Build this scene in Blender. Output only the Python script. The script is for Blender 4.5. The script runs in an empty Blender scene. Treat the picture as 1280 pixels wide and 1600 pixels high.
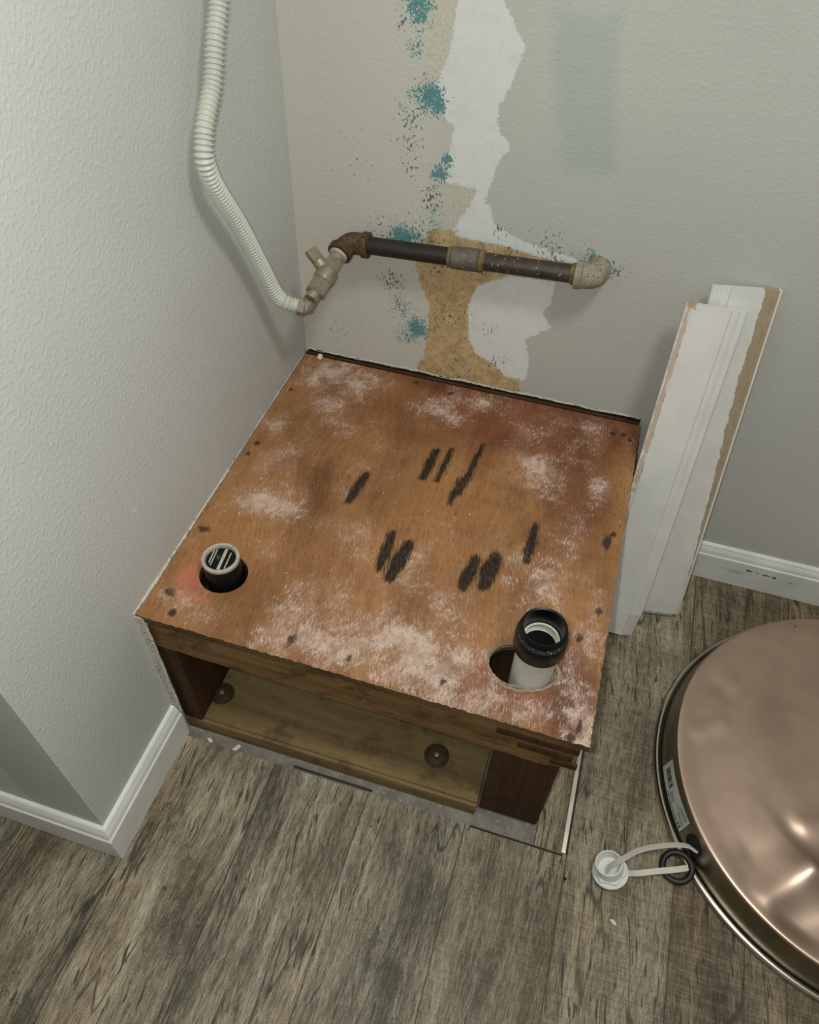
import bpy, bmesh, math, random
import numpy as np
from mathutils import Vector, Matrix

random.seed(7)
SC = bpy.context.scene
COL = SC.collection

# ------------------------------------------------------------------ camera, light, exposure
F_PX, YAW, PITCH, ROLL = 1201.2, -0.2675, 0.8491, -0.0403
CAM = Vector((0.4994, -1.0601, 1.2116))
fwd = Vector((math.sin(YAW) * math.cos(PITCH), math.cos(YAW) * math.cos(PITCH), -math.sin(PITCH)))
rgt = fwd.cross(Vector((0, 0, 1))).normalized()
dwn = fwd.cross(rgt)
cr, sr = math.cos(ROLL), math.sin(ROLL)
cx_, cy_ = rgt * cr + dwn * sr, dwn * cr - rgt * sr
cam_data = bpy.data.cameras.new('camera')
cam_data.sensor_fit = 'VERTICAL'
cam_data.sensor_height = 32.0
cam_data.lens = F_PX / 1600 * 32.0
cam_data.clip_start = 0.02
cam = bpy.data.objects.new('camera', cam_data)
COL.objects.link(cam)
rot = Matrix((cx_, -cy_, -fwd)).transposed()
cam.matrix_world = Matrix.Translation(CAM) @ rot.to_4x4()
SC.camera = cam

world = bpy.data.worlds.new('world')
SC.world = world
world.use_nodes = True
bg = world.node_tree.nodes['Background']
bg.inputs[0].default_value = (0.98, 0.98, 0.93, 1)
bg.inputs[1].default_value = 0.19


def area_light(name, loc, aim, size, power, colour):
    d = bpy.data.lights.new(name, 'AREA')
    d.shape = 'DISK'
    d.size = size
    d.energy = power
    d.color = colour
    o = bpy.data.objects.new(name, d)
    COL.objects.link(o)
    o.location = loc
    o.rotation_euler = (Vector(aim) - Vector(loc)).to_track_quat('-Z', 'Y').to_euler()
    return o


area_light('ceiling_lamp_light', (0.95, -0.85, 2.38), (0.45, -0.6, 0), 0.35, 16.5, (1.0, 0.985, 0.93))
fl = bpy.data.lights.new('phone_flash_light', 'POINT')
fl.energy = 16.5
fl.color = (0.97, 1.0, 0.98)
fl.shadow_soft_size = 0.008
flo = bpy.data.objects.new('phone_flash_light', fl)
COL.objects.link(flo)
flo.location = CAM - cx_ * 0.030 - cy_ * 0.012

SC.view_settings.view_transform = 'Standard'
SC.view_settings.look = 'None'
SC.view_settings.gamma = 1.0
SC.view_settings.exposure = 0.08
SC.view_settings.use_curve_mapping = False


# ------------------------------------------------------------------ shader-node helper
def srgb(r, g, b):
    def l(c):
        c /= 255.0
        return c / 12.92 if c <= 0.04045 else ((c + 0.055) / 1.055) ** 2.4
    return (l(r), l(g), l(b), 1.0)


class V:
    """a socket with arithmetic"""
    def __init__(s, b, sock):
        s.b, s.s = b, sock

    def __add__(s, o): return s.b.math('ADD', s, o)
    def __radd__(s, o): return s.b.math('ADD', o, s)
    def __sub__(s, o): return s.b.math('SUBTRACT', s, o)
    def __rsub__(s, o): return s.b.math('SUBTRACT', o, s)
    def __mul__(s, o): return s.b.math('MULTIPLY', s, o)
    def __rmul__(s, o): return s.b.math('MULTIPLY', o, s)
    def __truediv__(s, o): return s.b.math('DIVIDE', s, o)


class Mat:
    def __init__(s, name):
        s.m = bpy.data.materials.new(name)
        s.m.use_nodes = True
        s.t = s.m.node_tree
        s.bsdf = s.t.nodes['Principled BSDF']
        tc = s.t.nodes.new('ShaderNodeTexCoord')
        s.co = V(s, tc.outputs['Object'])
        sp = s.t.nodes.new('ShaderNodeSeparateXYZ')
        s.t.links.new(tc.outputs['Object'], sp.inputs[0])
        s.x, s.y, s.z = (V(s, sp.outputs[i]) for i in range(3))

    def put(s, sock, v):
        if isinstance(v, V):
            s.t.links.new(v.s, sock)
        elif isinstance(v, tuple) and len(v) == 3 and sock.type == 'RGBA':
            sock.default_value = (*v, 1)
        else:
            sock.default_value = v

    def math(s, op, a, b=0.0, c=None, clamp=False):
        n = s.t.nodes.new('ShaderNodeMath')
        n.operation = op
        n.use_clamp = clamp
        s.put(n.inputs[0], a)
        s.put(n.inputs[1], b)
        if c is not None:
            s.put(n.inputs[2], c)
        return V(s, n.outputs[0])

    def vec(s, x, y, z=0.0):
        n = s.t.nodes.new('ShaderNodeCombineXYZ')
        for i, v in enumerate((x, y, z)):
            s.put(n.inputs[i], v)
        return V(s, n.outputs[0])

    def noise(s, scale, detail=2.0, rough=0.5, dist=0.0, co=None, colour=False):
        n = s.t.nodes.new('ShaderNodeTexNoise')
        s.put(n.inputs['Vector'], co or s.co)
        n.inputs['Scale'].default_value = scale
        n.inputs['Detail'].default_value = detail
        n.inputs['Roughness'].default_value = rough
        n.inputs['Distortion'].default_value = dist
        return V(s, n.outputs['Color' if colour else 'Fac'])

    def voronoi(s, scale, co=None, feature='F1', out='Distance'):
        n = s.t.nodes.new('ShaderNodeTexVoronoi')
        n.feature = feature
        s.put(n.inputs['Vector'], co or s.co)
        n.inputs['Scale'].default_value = scale
        return V(s, n.outputs[out])

    def white(s, v):
        n = s.t.nodes.new('ShaderNodeTexWhiteNoise')
        n.noise_dimensions = '1D'
        s.put(n.inputs['W'], v)
        return V(s, n.outputs['Value'])

    def attr(s, name):
        n = s.t.nodes.new('ShaderNodeAttribute')
        n.attribute_name = name
        return V(s, n.outputs['Fac'])

    def sm(s, v, a, b, lo=0.0, hi=1.0):
        n = s.t.nodes.new('ShaderNodeMapRange')
        n.interpolation_type = 'SMOOTHSTEP'
        s.put(n.inputs[0], v)
        for i, q in enumerate((a, b, lo, hi)):
            s.put(n.inputs[i + 1], q)
        return V(s, n.outputs[0])

    def mix(s, f, a, b, mode='MIX'):
        n = s.t.nodes.new('ShaderNodeMix')
        n.data_type = 'RGBA'
        n.blend_type = mode
        s.put(n.inputs[0], f)
        s.put(n.inputs[6], a)
        s.put(n.inputs[7], b)
        return V(s, n.outputs[2])

    def ramp(s, f, stops, interp='LINEAR'):
        n = s.t.nodes.new('ShaderNodeValToRGB')
        n.color_ramp.interpolation = interp
        e = n.color_ramp.elements
        while len(e) < len(stops):
            e.new(0.5)
        for el, (p, c) in zip(e, stops):
            el.position = p
            el.color = c if len(c) == 4 else (*c, 1)
        s.put(n.inputs[0], f)
        return V(s, n.outputs[0])

    def bump(s, h, strength=0.3, dist=0.002, normal=None):
        n = s.t.nodes.new('ShaderNodeBump')
        n.inputs['Strength'].default_value = strength
        n.inputs['Distance'].default_value = dist
        s.put(n.inputs['Height'], h)
        if normal is not None:
            s.put(n.inputs['Normal'], normal)
        return V(s, n.outputs[0])

    def out(s, colour, rough=0.6, metal=0.0, normal=None, spec=None):
        s.put(s.bsdf.inputs['Base Color'], colour)
        s.put(s.bsdf.inputs['Roughness'], rough)
        s.put(s.bsdf.inputs['Metallic'], metal)
        if spec is not None:
            s.put(s.bsdf.inputs['Specular IOR Level'], spec)
        if normal is not None:
            s.put(s.bsdf.inputs['Normal'], normal)
        return s.m


# ------------------------------------------------------------------ materials
def paint_wall(name, colour, stained=False):
    m = Mat(name)
    peel = m.noise(190, 2, 0.5)
    peel2 = m.noise(60, 2, 0.5)
    h = m.sm(peel, 0.45, 0.72) + peel2 * 0.4
    tone = m.noise(3.0, 3)
    c = m.mix(m.sm(tone, 0.3, 0.7), tuple(v * 0.96 for v in colour[:3]), tuple(v * 1.03 for v in colour[:3]))
    rough = 0.55
    if name == 'painted_wall':                      # a small gouge in the paint
        ny_, nz_ = (m.y + 0.545) / 0.0045, (m.z - 0.479) / 0.003
        d = 1.0 - m.math('SQRT', ny_ * ny_ + nz_ * nz_) + (m.noise(260, 3, 0.6) - 0.5) * 2.2
        c = m.mix(m.sm(d, 0.2, 0.4), c, srgb(226, 226, 220))
    if stained:
        n1 = m.noise(95, 4, 0.65)
        n2 = m.noise(320, 3, 0.6)
        n3 = m.noise(30, 3, 0.6)
        # beige old paint, left of the patched seam
        old = m.sm(m.attr('old') + (n3 - 0.5) * 0.05, -0.02, 0.03)
        c = m.mix(old * 0.75, c, srgb(194, 193, 180))
        pale = m.sm(m.attr('pale') + (n3 - 0.5) * 0.03, -0.014, 0.014)
        c = m.mix(pale * 0.55, c, srgb(154, 170, 163))
        # torn drywall paper, tan
        tan = m.sm(m.attr('tan') + (n1 - 0.5) * 0.022, -0.0012, 0.0012)
        tanc = m.ramp(m.noise(55, 5, 0.7), [(0.25, srgb(150, 122, 82)), (0.5, srgb(184, 157, 113)), (0.75, srgb(206, 187, 150))])
        c = m.mix(tan, c, tanc)
        tanu = m.sm(m.attr('tan_faint') + (n1 - 0.5) * 0.03, -0.003, 0.004)
        c = m.mix(tanu * m.sm(n2 * 0.5 + n1 * 0.5, 0.42, 0.58, 0.15, 0.75), c, m.mix(m.sm(n2, 0.4, 0.6), srgb(172, 164, 140), srgb(204, 198, 178)))
        # white joint compound
        wh = m.sm(m.attr('white') + (n1 - 0.5) * 0.014 + (n2 - 0.5) * 0.012, -0.0008, 0.0008)
        whc = m.mix(m.sm(m.noise(40, 4, 0.7), 0.4, 0.75), srgb(212, 214, 209), srgb(203, 205, 199))
        c = m.mix(wh, c, whc)
        # teal remains of an older coat
        tl = m.sm(m.attr('teal') + (n2 - 0.5) * 2.6 + (n1 - 0.5) * 1.6, 0.50, 0.58) * m.sm(m.attr('teal'), 0.06, 0.16)
        tealc = m.mix(m.noise(60, 3), srgb(62, 116, 122), srgb(104, 150, 148))
        c = m.mix(tl, c, tealc)
        # dark flecks
        fl_ = m.sm(m.noise(210, 3, 0.6, co=m.vec(m.x, m.y, m.z * 0.75)) + m.attr('fleck') * 0.22, 0.69, 0.74)
        fl_ = fl_ * m.sm(m.attr('fleck'), 0.02, 0.2)
        c = m.mix(fl_ * 0.85, c, m.mix(m.sm(n3, 0.45, 0.55), srgb(78, 74, 60), srgb(70, 104, 106)))
        cracks = m.sm(m.voronoi(70, feature='DISTANCE_TO_EDGE', co=m.vec(m.x + (n1 - 0.5) * 0.03, m.y, m.z + (n3 - 0.5) * 0.03)), 0.0, 0.035, 1.0, 0.0)
        c = m.mix(cracks * tan * m.sm(n3, 0.42, 0.55) * 0.8, c, srgb(104, 78, 46))
        scuf = m.sm(m.noise(1, 4, 0.65, co=m.vec(m.x * 60, m.y, m.z * 40)), 0.60, 0.70) * m.sm(m.attr('fleck'), 0.10, 0.5)
        c = m.mix(scuf * 0.55, c, srgb(120, 112, 92))
        edge = m.math('SUBTRACT', 1.0, m.math('MAXIMUM', wh, tan))
        h = h * (edge * 0.8 + 0.2) + wh * 0.9 - tan * 0.5 + tl * 0.3 + n2 * 0.25
        rough = 0.7
    return m.out(c, rough, normal=m.bump(h, 0.22 if not stained else 0.16, 0.0016))


M = {}
M['wall'] = paint_wall('painted_wall', srgb(197, 199, 194))
M['wall_back'] = paint_wall('patched_wall', srgb(180, 180, 171), True)
M['wall_shade'] = paint_wall('shaded_wall_paint', srgb(170, 176, 172))  # unused copy of the wall paint with shade mixed into its colour


def floor_mat():
    m = Mat('weathered_plank_laminate')
    W = 0.159
    u = (m.x - 0.0115) / W
    col = m.math('FLOOR', u)
    fr = m.math('FRACT', u)
    r = m.white(col + 31.7)
    yl = (m.y + 1.07 + r * 0.14 + 9.76) / 1.22
    row = m.math('FLOOR', yl)
    fy = m.math('FRACT', yl)
    pid = m.white(col * 3.17 + row * 7.91 + 0.5)
    ox = pid * 13.0
    gx = m.x + ox
    # knots and cathedral swirls bend the grain
    bend = (m.noise(7, 2, 0.5, co=m.vec(gx * 1.0, m.y * 0.35, ox)) - 0.5) * 0.045
    gx2 = gx + bend
    fine = m.noise(1, 6, 0.74, co=m.vec(gx2 * 520, m.y * 62, ox))
    mid = m.noise(1, 5, 0.68, co=m.vec(gx2 * 120, m.y * 9.0, ox))
    broad = m.noise(1, 4, 0.6, co=m.vec(gx2 * 15, m.y * 3.5, ox + 3.0))
    blot = m.noise(9, 4, 0.65, co=m.vec(gx, m.y * 0.7, ox + 7.0))
    saw = m.noise(1, 3, 0.6, co=m.vec(gx * 22, m.y * 330, ox))
    strip = m.noise(1, 3, 0.6, co=m.vec(gx2 * 34, m.y * 0.8, ox + 21.0))
    tone = 0.5 + (fine - 0.5) * 0.78 + (mid - 0.5) * 0.46 + (broad - 0.5) * 0.34 + (strip - 0.5) * 0.34 + (blot - 0.5) * 0.52 + (m.noise(420, 3, 0.7, co=m.vec(gx, m.y, 0.0)) - 0.5) * 0.35
    c = m.ramp(tone, [(0.16, srgb(40, 35, 29)), (0.38, srgb(88, 82, 69)), (0.54, srgb(134, 127, 111)), (0.80, srgb(192, 186, 167))])
    warm = m.sm(m.noise(1, 3, 0.6, co=m.vec(gx2 * 10, m.y * 2.0, ox + 11.0)), 0.45, 0.7)
    c = m.mix(warm * 0.45, c, m.mix(1.0, c, (0.92, 0.76, 0.60), 'MULTIPLY'))
    # whole-plank tint, warmer and darker towards the boards right of the platform
    tint = m.ramp((col + 2.0) / 10.0, [(0.0, (0.90, 0.88, 0.80)), (0.099, (0.72, 0.68, 0.58)), (0.199, (1.12, 1.10, 1.04)), (0.299, (0.98, 0.97, 0.91)), (0.399, (1.06, 1.02, 0.92)),
                                       (0.499, (0.88, 0.84, 0.75)), (0.599, (0.82, 0.74, 0.62)), (0.699, (0.62, 0.54, 0.44)), (0.799, (0.74, 0.66, 0.56))], 'CONSTANT')
    c = m.mix(1.0, c, tint, 'MULTIPLY')
    sawm = m.sm(saw, 0.5, 0.64) * m.sm(col, 2.4, 3.6)
    c = m.mix(sawm * 0.14, c, srgb(176, 164, 140))
    c = m.mix(m.sm(saw, 0.48, 0.34) * m.sm(col, 2.4, 3.6) * 0.24, c, srgb(58, 48, 38))
    # short checks and long splits
    chk = m.noise(1, 2, 0.5, co=m.vec((gx2 + m.y * 0.12) * 230, m.y * 24, ox + 2.0))
    chkm = m.sm(chk, 0.615, 0.66) * m.sm(blot, 0.44, 0.54)
    c = m.mix(chkm * 0.8, c, srgb(46, 40, 32))
    spl = m.math('ABSOLUTE', m.noise(1, 2, 0.5, co=m.vec(gx2 * 14, m.y * 1.3, ox + 5.0)) - 0.5)
    splm = m.sm(spl, 0.001, 0.009, 1.0, 0.0) * m.sm(blot, 0.44, 0.54)
    c = m.mix(splm * 0.75, c, srgb(42, 36, 30))
    # wandering figure lines of the printed oak
    iso = m.math('ABSOLUTE', m.noise(1, 3, 0.55, co=m.vec(gx * 26, m.y * 17, ox + 1.0)) - 0.5)
    isom = m.sm(iso, 0.001, 0.008, 1.0, 0.0) * m.sm(m.noise(6, 2, 0.5, co=m.vec(gx, m.y, ox + 4.0)), 0.55, 0.62) * m.sm(m.white(col * 1.7 + 4.4), 0.3, 0.4)
    c = m.mix(isom * 0.7, c, srgb(52, 46, 36))
    # seams
    e = m.math('MINIMUM', fr, 1.0 - fr) * W
    ey = m.math('MINIMUM', fy, 1.0 - fy) * 1.22
    seam = m.sm(m.math('MINIMUM', e, ey), 0.0004, 0.0014, 1.0, 0.0)
    c = m.mix(seam * 0.8, c, srgb(52, 46, 38))
    h = fine * 0.4 + mid * 0.3 - seam * 0.8 - chkm * 0.6 - splm * 0.6
    return m.out(c, m.sm(mid, 0.2, 0.8, 0.5, 0.66), normal=m.bump(h, 0.25, 0.0012), spec=0.3)


M['floor'] = floor_mat()


def ply_mat():
    m = Mat('stained_plywood')
    n_lo = m.noise(5, 3, 0.6)
    bend = (m.noise(4, 2, 0.5) - 0.5) * 0.10
    gx = m.x + bend + m.y * 0.10
    grain = m.noise(1, 5, 0.7, co=m.vec(gx * 170, m.y * 9, 0.0))
    broad = m.noise(1, 3, 0.6, co=m.vec(gx * 14, m.y * 3.2, 4.0))
    pores = m.noise(1, 2, 0.5, co=m.vec(gx * 420, m.y * 55, 1.0))
    c = m.ramp(broad * 0.55 + n_lo * 0.45 + (grain - 0.5) * 0.30, [(0.26, srgb(92, 60, 37)), (0.44, srgb(136, 96, 60)), (0.58, srgb(156, 112, 70)), (0.75, srgb(174, 134, 92))])
    dk = m.sm(m.noise(9, 5, 0.7, co=m.vec(m.x, m.y * 0.6, 3.0)), 0.48, 0.70)
    c = m.mix(dk * 0.45, c, srgb(88, 50, 28))
    red = m.sm(m.attr('red') + (n_lo - 0.5) * 0.9, 0.05, 0.6)
    c = m.mix(red * 0.88, c, m.mix(m.sm(broad, 0.35, 0.65), srgb(84, 46, 30), srgb(124, 74, 50)))
    c = m.mix(m.sm(pores, 0.46, 0.30) * 0.5, c, srgb(92, 54, 26))
    # dried whitish paint and dust rubbed into the grain
    sm_ = m.math('MINIMUM', m.attr('smear'), 0.74) + m.sm(m.noise(7, 4, 0.7), 0.38, 0.72) * 0.42
    f1 = m.noise(1, 4, 0.7, co=m.vec(gx * 560, m.y * 90, 2.0))
    f2 = m.noise(20, 6, 0.75, dist=0.4)
    f3 = m.noise(1, 3, 0.65, co=m.vec((m.x * 0.8 - m.y * 0.6) * 480, (m.x * 0.6 + m.y * 0.8) * 26, 6.0))
    body = sm_ * 0.46 + (f2 - 0.5) * 1.0
    sc1 = m.sm((f1 - 0.5) * 1.5 + 0.5 + body, 0.74, 1.02) * m.sm(sm_, 0.03, 0.35)
    sc2 = m.sm(f3 + body, 0.80, 1.05) * m.sm(sm_, 0.03, 0.30)
    haze = m.sm(body, 0.0, 0.6) * m.sm(sm_, 0.02, 0.4)
    c = m.mix(haze * 0.34, c, srgb(166, 132, 114))
    c = m.mix(m.math('MAXIMUM', sc1, sc2) * m.sm(m.noise(60, 4, 0.7), 0.38, 0.62, 0.30, 0.68), c, srgb(212, 194, 180))
    # stray thin scratches everywhere
    st = m.sm(m.noise(1, 3, 0.6, co=m.vec((m.x + m.y * 0.25) * 420, (m.y - m.x * 0.25) * 60, 9.0)), 0.64, 0.74)
    c = m.mix(st * 0.42, c, srgb(206, 176, 142))
    dots = m.sm(m.noise(210, 2, 0.5), 0.715, 0.75) * m.sm(f2, 0.40, 0.6)
    c = m.mix(dots * 0.75, c, srgb(226, 212, 194))
    # scorched streaks
    b = m.attr('burn') + (m.noise(1, 4, 0.7, co=m.vec((m.x + m.y * 0.1) * 520, m.y * 42, 3.0)) - 0.5) * 0.024
    c = m.mix(m.sm(b, -0.006, 0.003) * 0.55, c, srgb(84, 56, 30))
    c = m.mix(m.sm(b, -0.0030, 0.0020) * m.sm(f1, 0.4, 0.7, 1.0, 0.6), c, srgb(24, 22, 18))
    k = m.attr('knot') + (m.noise(160, 3) - 0.5) * 0.9
    c = m.mix(m.sm(k, 0.25, 0.75) * 0.85, c, srgb(34, 25, 19))
    pink = m.sm(m.attr('pink') + (f2 - 0.5) * 1.6, 0.25, 0.8) * m.sm(f1, 0.3, 0.6, 0.4, 1.0)
    c = m.mix(pink * 0.55, c, srgb(206, 112, 92))
    h = grain * 0.5 + m.math('MAXIMUM', sc1, sc2) * 0.5
    return m.out(c, 0.62, normal=m.bump(h, 0.3, 0.001), spec=0.25)


M['ply'] = ply_mat()


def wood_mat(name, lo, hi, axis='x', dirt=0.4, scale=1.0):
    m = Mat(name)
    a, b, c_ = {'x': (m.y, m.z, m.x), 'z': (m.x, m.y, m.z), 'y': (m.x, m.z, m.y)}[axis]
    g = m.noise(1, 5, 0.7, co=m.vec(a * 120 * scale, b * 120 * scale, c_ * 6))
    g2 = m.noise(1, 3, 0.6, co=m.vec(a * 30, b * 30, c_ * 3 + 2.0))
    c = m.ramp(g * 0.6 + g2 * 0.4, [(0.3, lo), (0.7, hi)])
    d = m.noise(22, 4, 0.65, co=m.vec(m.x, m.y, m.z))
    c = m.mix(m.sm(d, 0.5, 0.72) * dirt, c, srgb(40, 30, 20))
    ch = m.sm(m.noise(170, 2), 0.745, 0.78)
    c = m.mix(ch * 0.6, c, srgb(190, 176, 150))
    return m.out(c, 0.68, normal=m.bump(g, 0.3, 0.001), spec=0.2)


M['apron'] = wood_mat('aged_apron_wood', srgb(90, 66, 38), srgb(146, 112, 70), 'x', 0.7)
M['post'] = wood_mat('dark_post_wood', srgb(44, 28, 16), srgb(84, 56, 33), 'z', 0.7)
M['base_ply'] = wood_mat('dusty_base_wood', srgb(100, 82, 52), srgb(144, 122, 80), 'x', 0.50, 0.6)
M['ply_edge'] = wood_mat('plywood_edge', srgb(66, 50, 32), srgb(118, 94, 62), 'x', 0.5)  # dark edge wood; also paints the walls of the pipe holes as shaded
M['inside'] = wood_mat('shade_darkened_frame_wood', srgb(34, 24, 15), srgb(58, 40, 25), 'y', 0.4)  # wood coloured extra dark to paint in the shade under the holes


def plain(name, colour, rough=0.5, metal=0.0, vary=0.12, scale=40, bumpy=0.0, speck=None, specf=0.66, spec=None):
    m = Mat(name)
    n = m.noise(scale, 4, 0.6)
    c = m.mix(m.sm(n, 0.3, 0.7), tuple(v * (1 - vary) for v in colour[:3]), tuple(min(1, v * (1 + vary)) for v in colour[:3]))
    if speck:
        c = m.mix(m.sm(m.noise(scale * 3.0, 4, 0.7), specf, specf + 0.06), c, speck)
    nrm = m.bump(m.noise(scale * 4, 3), bumpy, 0.001) if bumpy else None
    return m.out(c, rough, metal, nrm, spec)


M['trim'] = plain('white_trim_paint', srgb(222, 222, 214), 0.42, vary=0.04, scale=18, speck=srgb(170, 168, 158), specf=0.70)


def scuffed_trim():
    m = Mat('scuffed_trim_paint')
    n = m.noise(120, 4, 0.7)
    c = m.mix(m.sm(m.noise(18, 3), 0.3, 0.7), srgb(208, 208, 200), srgb(222, 222, 214))
    for px, pz, rx, rz, k in ((0.891, 0.0505, 0.0075, 0.0035, 0.9), (0.905, 0.0500, 0.006, 0.0035, 0.8), (0.922, 0.0490, 0.009, 0.003, 0.9), (0.937, 0.0480, 0.005, 0.0035, 0.9), (0.968, 0.0440, 0.009, 0.002, 0.6), (0.862, 0.040, 0.03, 0.006, 0.25)):
        dx, dz = (m.x - px) / rx, (m.z - pz) / rz
        d = 1.0 - m.math('SQRT', dx * dx + dz * dz) + (n - 0.5) * 2.4
        c = m.mix(m.sm(d, 0.1, 0.5) * k, c, srgb(56, 54, 48))
    return m.out(c, 0.42)


M['trim_used'] = scuffed_trim()
M['concrete'] = plain('dusty_slab', srgb(122, 116, 106), 0.9, vary=0.22, scale=45, bumpy=0.5, speck=srgb(160, 153, 142), specf=0.60)
M['caulk'] = plain('old_caulk', srgb(198, 193, 178), 0.7, vary=0.1, scale=90, bumpy=0.6, speck=srgb(120, 106, 84), specf=0.55)
M['black_iron'] = plain('black_iron', srgb(30, 24, 19), 0.5, 0.0, vary=0.4, scale=50, bumpy=0.25, speck=srgb(112, 100, 84), specf=0.68)
M['worn_iron'] = plain('worn_iron', srgb(56, 47, 37), 0.5, 0.1, vary=0.35, scale=45, bumpy=0.3, speck=srgb(150, 134, 110), specf=0.60)
M['grey_iron'] = plain('grey_iron', srgb(96, 90, 80), 0.6, 0.2, vary=0.2, scale=60, bumpy=0.35, speck=srgb(160, 152, 136), specf=0.62)
M['rust'] = plain('rusty_iron', srgb(84, 62, 40), 0.75, 0.1, vary=0.4, scale=90, bumpy=0.5, speck=srgb(58, 36, 20), specf=0.52)
M['dope'] = plain('thread_sealant', srgb(112, 90, 58), 0.75, vary=0.35, scale=90, bumpy=0.6, speck=srgb(70, 54, 34), specf=0.58)
M['elbow'] = plain('painted_elbow', srgb(140, 131, 114), 0.65, 0.0, vary=0.2, scale=60, bumpy=0.6, speck=srgb(92, 82, 68), specf=0.57)
M['brass'] = plain('grey_brass', srgb(150, 140, 120), 0.45, 0.45, vary=0.15, scale=60, bumpy=0.15, speck=srgb(102, 90, 70), specf=0.60)
M['hose'] = plain('coated_hose', srgb(186, 189, 176), 0.36, vary=0.04, scale=12, spec=0.5)
M['white_pvc'] = plain('smeared_white_pipe', srgb(196, 196, 182), 0.5, vary=0.08, scale=50, bumpy=0.2, speck=srgb(140, 138, 122), specf=0.64)
M['abs'] = plain('black_plastic', srgb(13, 13, 14), 0.36, spec=0.25, vary=0.3, scale=60, speck=srgb(122, 122, 116), specf=0.72)
M['abs_dusty'] = plain('dusty_black_plastic', srgb(30, 32, 32), 0.5, vary=0.3, scale=110, speck=srgb(140, 142, 134), specf=0.58)
M['rim'] = plain('pale_pipe_rim', srgb(166, 162, 146), 0.6, vary=0.18, scale=120, speck=srgb(70, 68, 60), specf=0.62)
M['mortar'] = plain('grey_mortar', srgb(140, 128, 108), 0.9, vary=0.25, scale=80, bumpy=0.6, speck=srgb(120, 84, 58), specf=0.62)
M['dark'] = plain('dark_hollow', srgb(12, 11, 10), 0.8)
M['bolt'] = plain('tarnished_bolt', srgb(82, 68, 48), 0.55, 0.5, vary=0.3, scale=150, bumpy=0.3)
M['bolt_tip'] = plain('bright_bolt_tip', srgb(170, 156, 126), 0.4, 0.5)
M['steel_strip'] = plain('edging_metal', srgb(190, 186, 172), 0.35, 0.7, vary=0.1)
M['strip_dark'] = plain('edging_shadow_gap', srgb(38, 34, 30), 0.8)
M['white_plastic'] = plain('white_plastic', srgb(212, 212, 206), 0.32, vary=0.02)
M['tie'] = plain('ivory_plastic', srgb(200, 196, 184), 0.42, vary=0.03)
M['rubber'] = plain('black_rubber', srgb(16, 16, 20), 0.5, vary=0.2)
M['label'] = plain('sticker_paper', srgb(190, 194, 186), 0.6, vary=0.04)
M['ink'] = plain('sticker_ink', srgb(24, 24, 24), 0.6)
M['ink_grey'] = plain('sticker_small_print', srgb(92, 94, 92), 0.6)
M['chip'] = plain('plaster', srgb(212, 206, 190), 0.8, vary=0.08, bumpy=0.3)


def pan_metal(name, colour, rough, brushed=True):
    m = Mat(name)
    n = m.noise(1, 3, 0.6, co=m.vec(m.x * 900, m.y * 900, m.z * 900))
    big = m.noise(9, 3, 0.6)
    c = m.mix(m.sm(big, 0.35, 0.7), tuple(v * 0.86 for v in colour[:3]), tuple(min(1, v * 1.05) for v in colour[:3]))
    sp = m.sm(m.noise(45, 2, 0.5), 0.77, 0.80)
    c = m.mix(sp * 0.6, c, srgb(70, 54, 40))
    return m.out(c, rough + (n - 0.5) * 0.06, 1.0, m.bump(n, 0.03, 0.0004))


M['pan_top'] = pan_metal('warm_reflection_sheet', srgb(206, 180, 161), 0.39)  # warm tint paints a reflection into plain sheet metal
M['pan_side'] = pan_metal('grey_sheet_metal', srgb(150, 144, 128), 0.30)
M['pan_bead'] = pan_metal('bright_rolled_edge', srgb(196, 190, 176), 0.25)


# ------------------------------------------------------------------ mesh helpers
def link(name, me, mat, parent=None, smooth=False):
    o = bpy.data.objects.new(name, me)
    COL.objects.link(o)
    for mm in (mat if isinstance(mat, (list, tuple)) else [mat]):
        me.materials.append(mm)
    if smooth:
        for p in me.polygons:
            p.use_smooth = True
    if parent is not None:
        o.parent = parent
        o.matrix_parent_inverse = parent.matrix_world.inverted()
    return o


def raw(name, verts, faces, mat, parent=None, smooth=False):
    me = bpy.data.meshes.new(name)
    me.from_pydata([tuple(v) for v in verts], [], faces)
    me.update()
    return link(name, me, mat, parent, smooth)


def from_bm(name, bm, mat, parent=None, smooth=False, sharp=40):
    bmesh.ops.recalc_face_normals(bm, faces=bm.faces[:])
    me = bpy.data.meshes.new(name)
    if smooth:
        for f in bm.faces:
            f.smooth = True
        for e in bm.edges:
            if len(e.link_faces) == 2 and e.calc_face_angle(0) > math.radians(sharp):
                e.smooth = False
    bm.to_mesh(me)
    bm.free()
    return link(name, me, mat, parent)


def box_bm(bm, a, b, bev=0.0015):
    r = bmesh.ops.create_cube(bm, size=1.0)
    c = [(p + q) / 2 for p, q in zip(a, b)]
    d = [abs(q - p) for p, q in zip(a, b)]
    for v in r['verts']:
        v.co = Vector((c[0] + v.co.x * d[0], c[1] + v.co.y * d[1], c[2] + v.co.z * d[2]))
    if bev:
        es = list({e for v in r['verts'] for e in v.link_edges})
        bmesh.ops.bevel(bm, geom=es, offset=bev, segments=2, affect='EDGES', profile=0.7)
    return bm


def box(name, a, b, mat, parent=None, bev=0.0015):
    return from_bm(name, box_bm(bmesh.new(), a, b, bev), mat, parent, True, 50)


def frame_of(d):
    d = Vector(d).normalized()
    up = Vector((0, 0, 1)) if abs(d.z) < 0.9 else Vector((0, 1, 0))
    a = d.cross(up).normalized()
    return a, a.cross(d).normalized(), d


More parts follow.
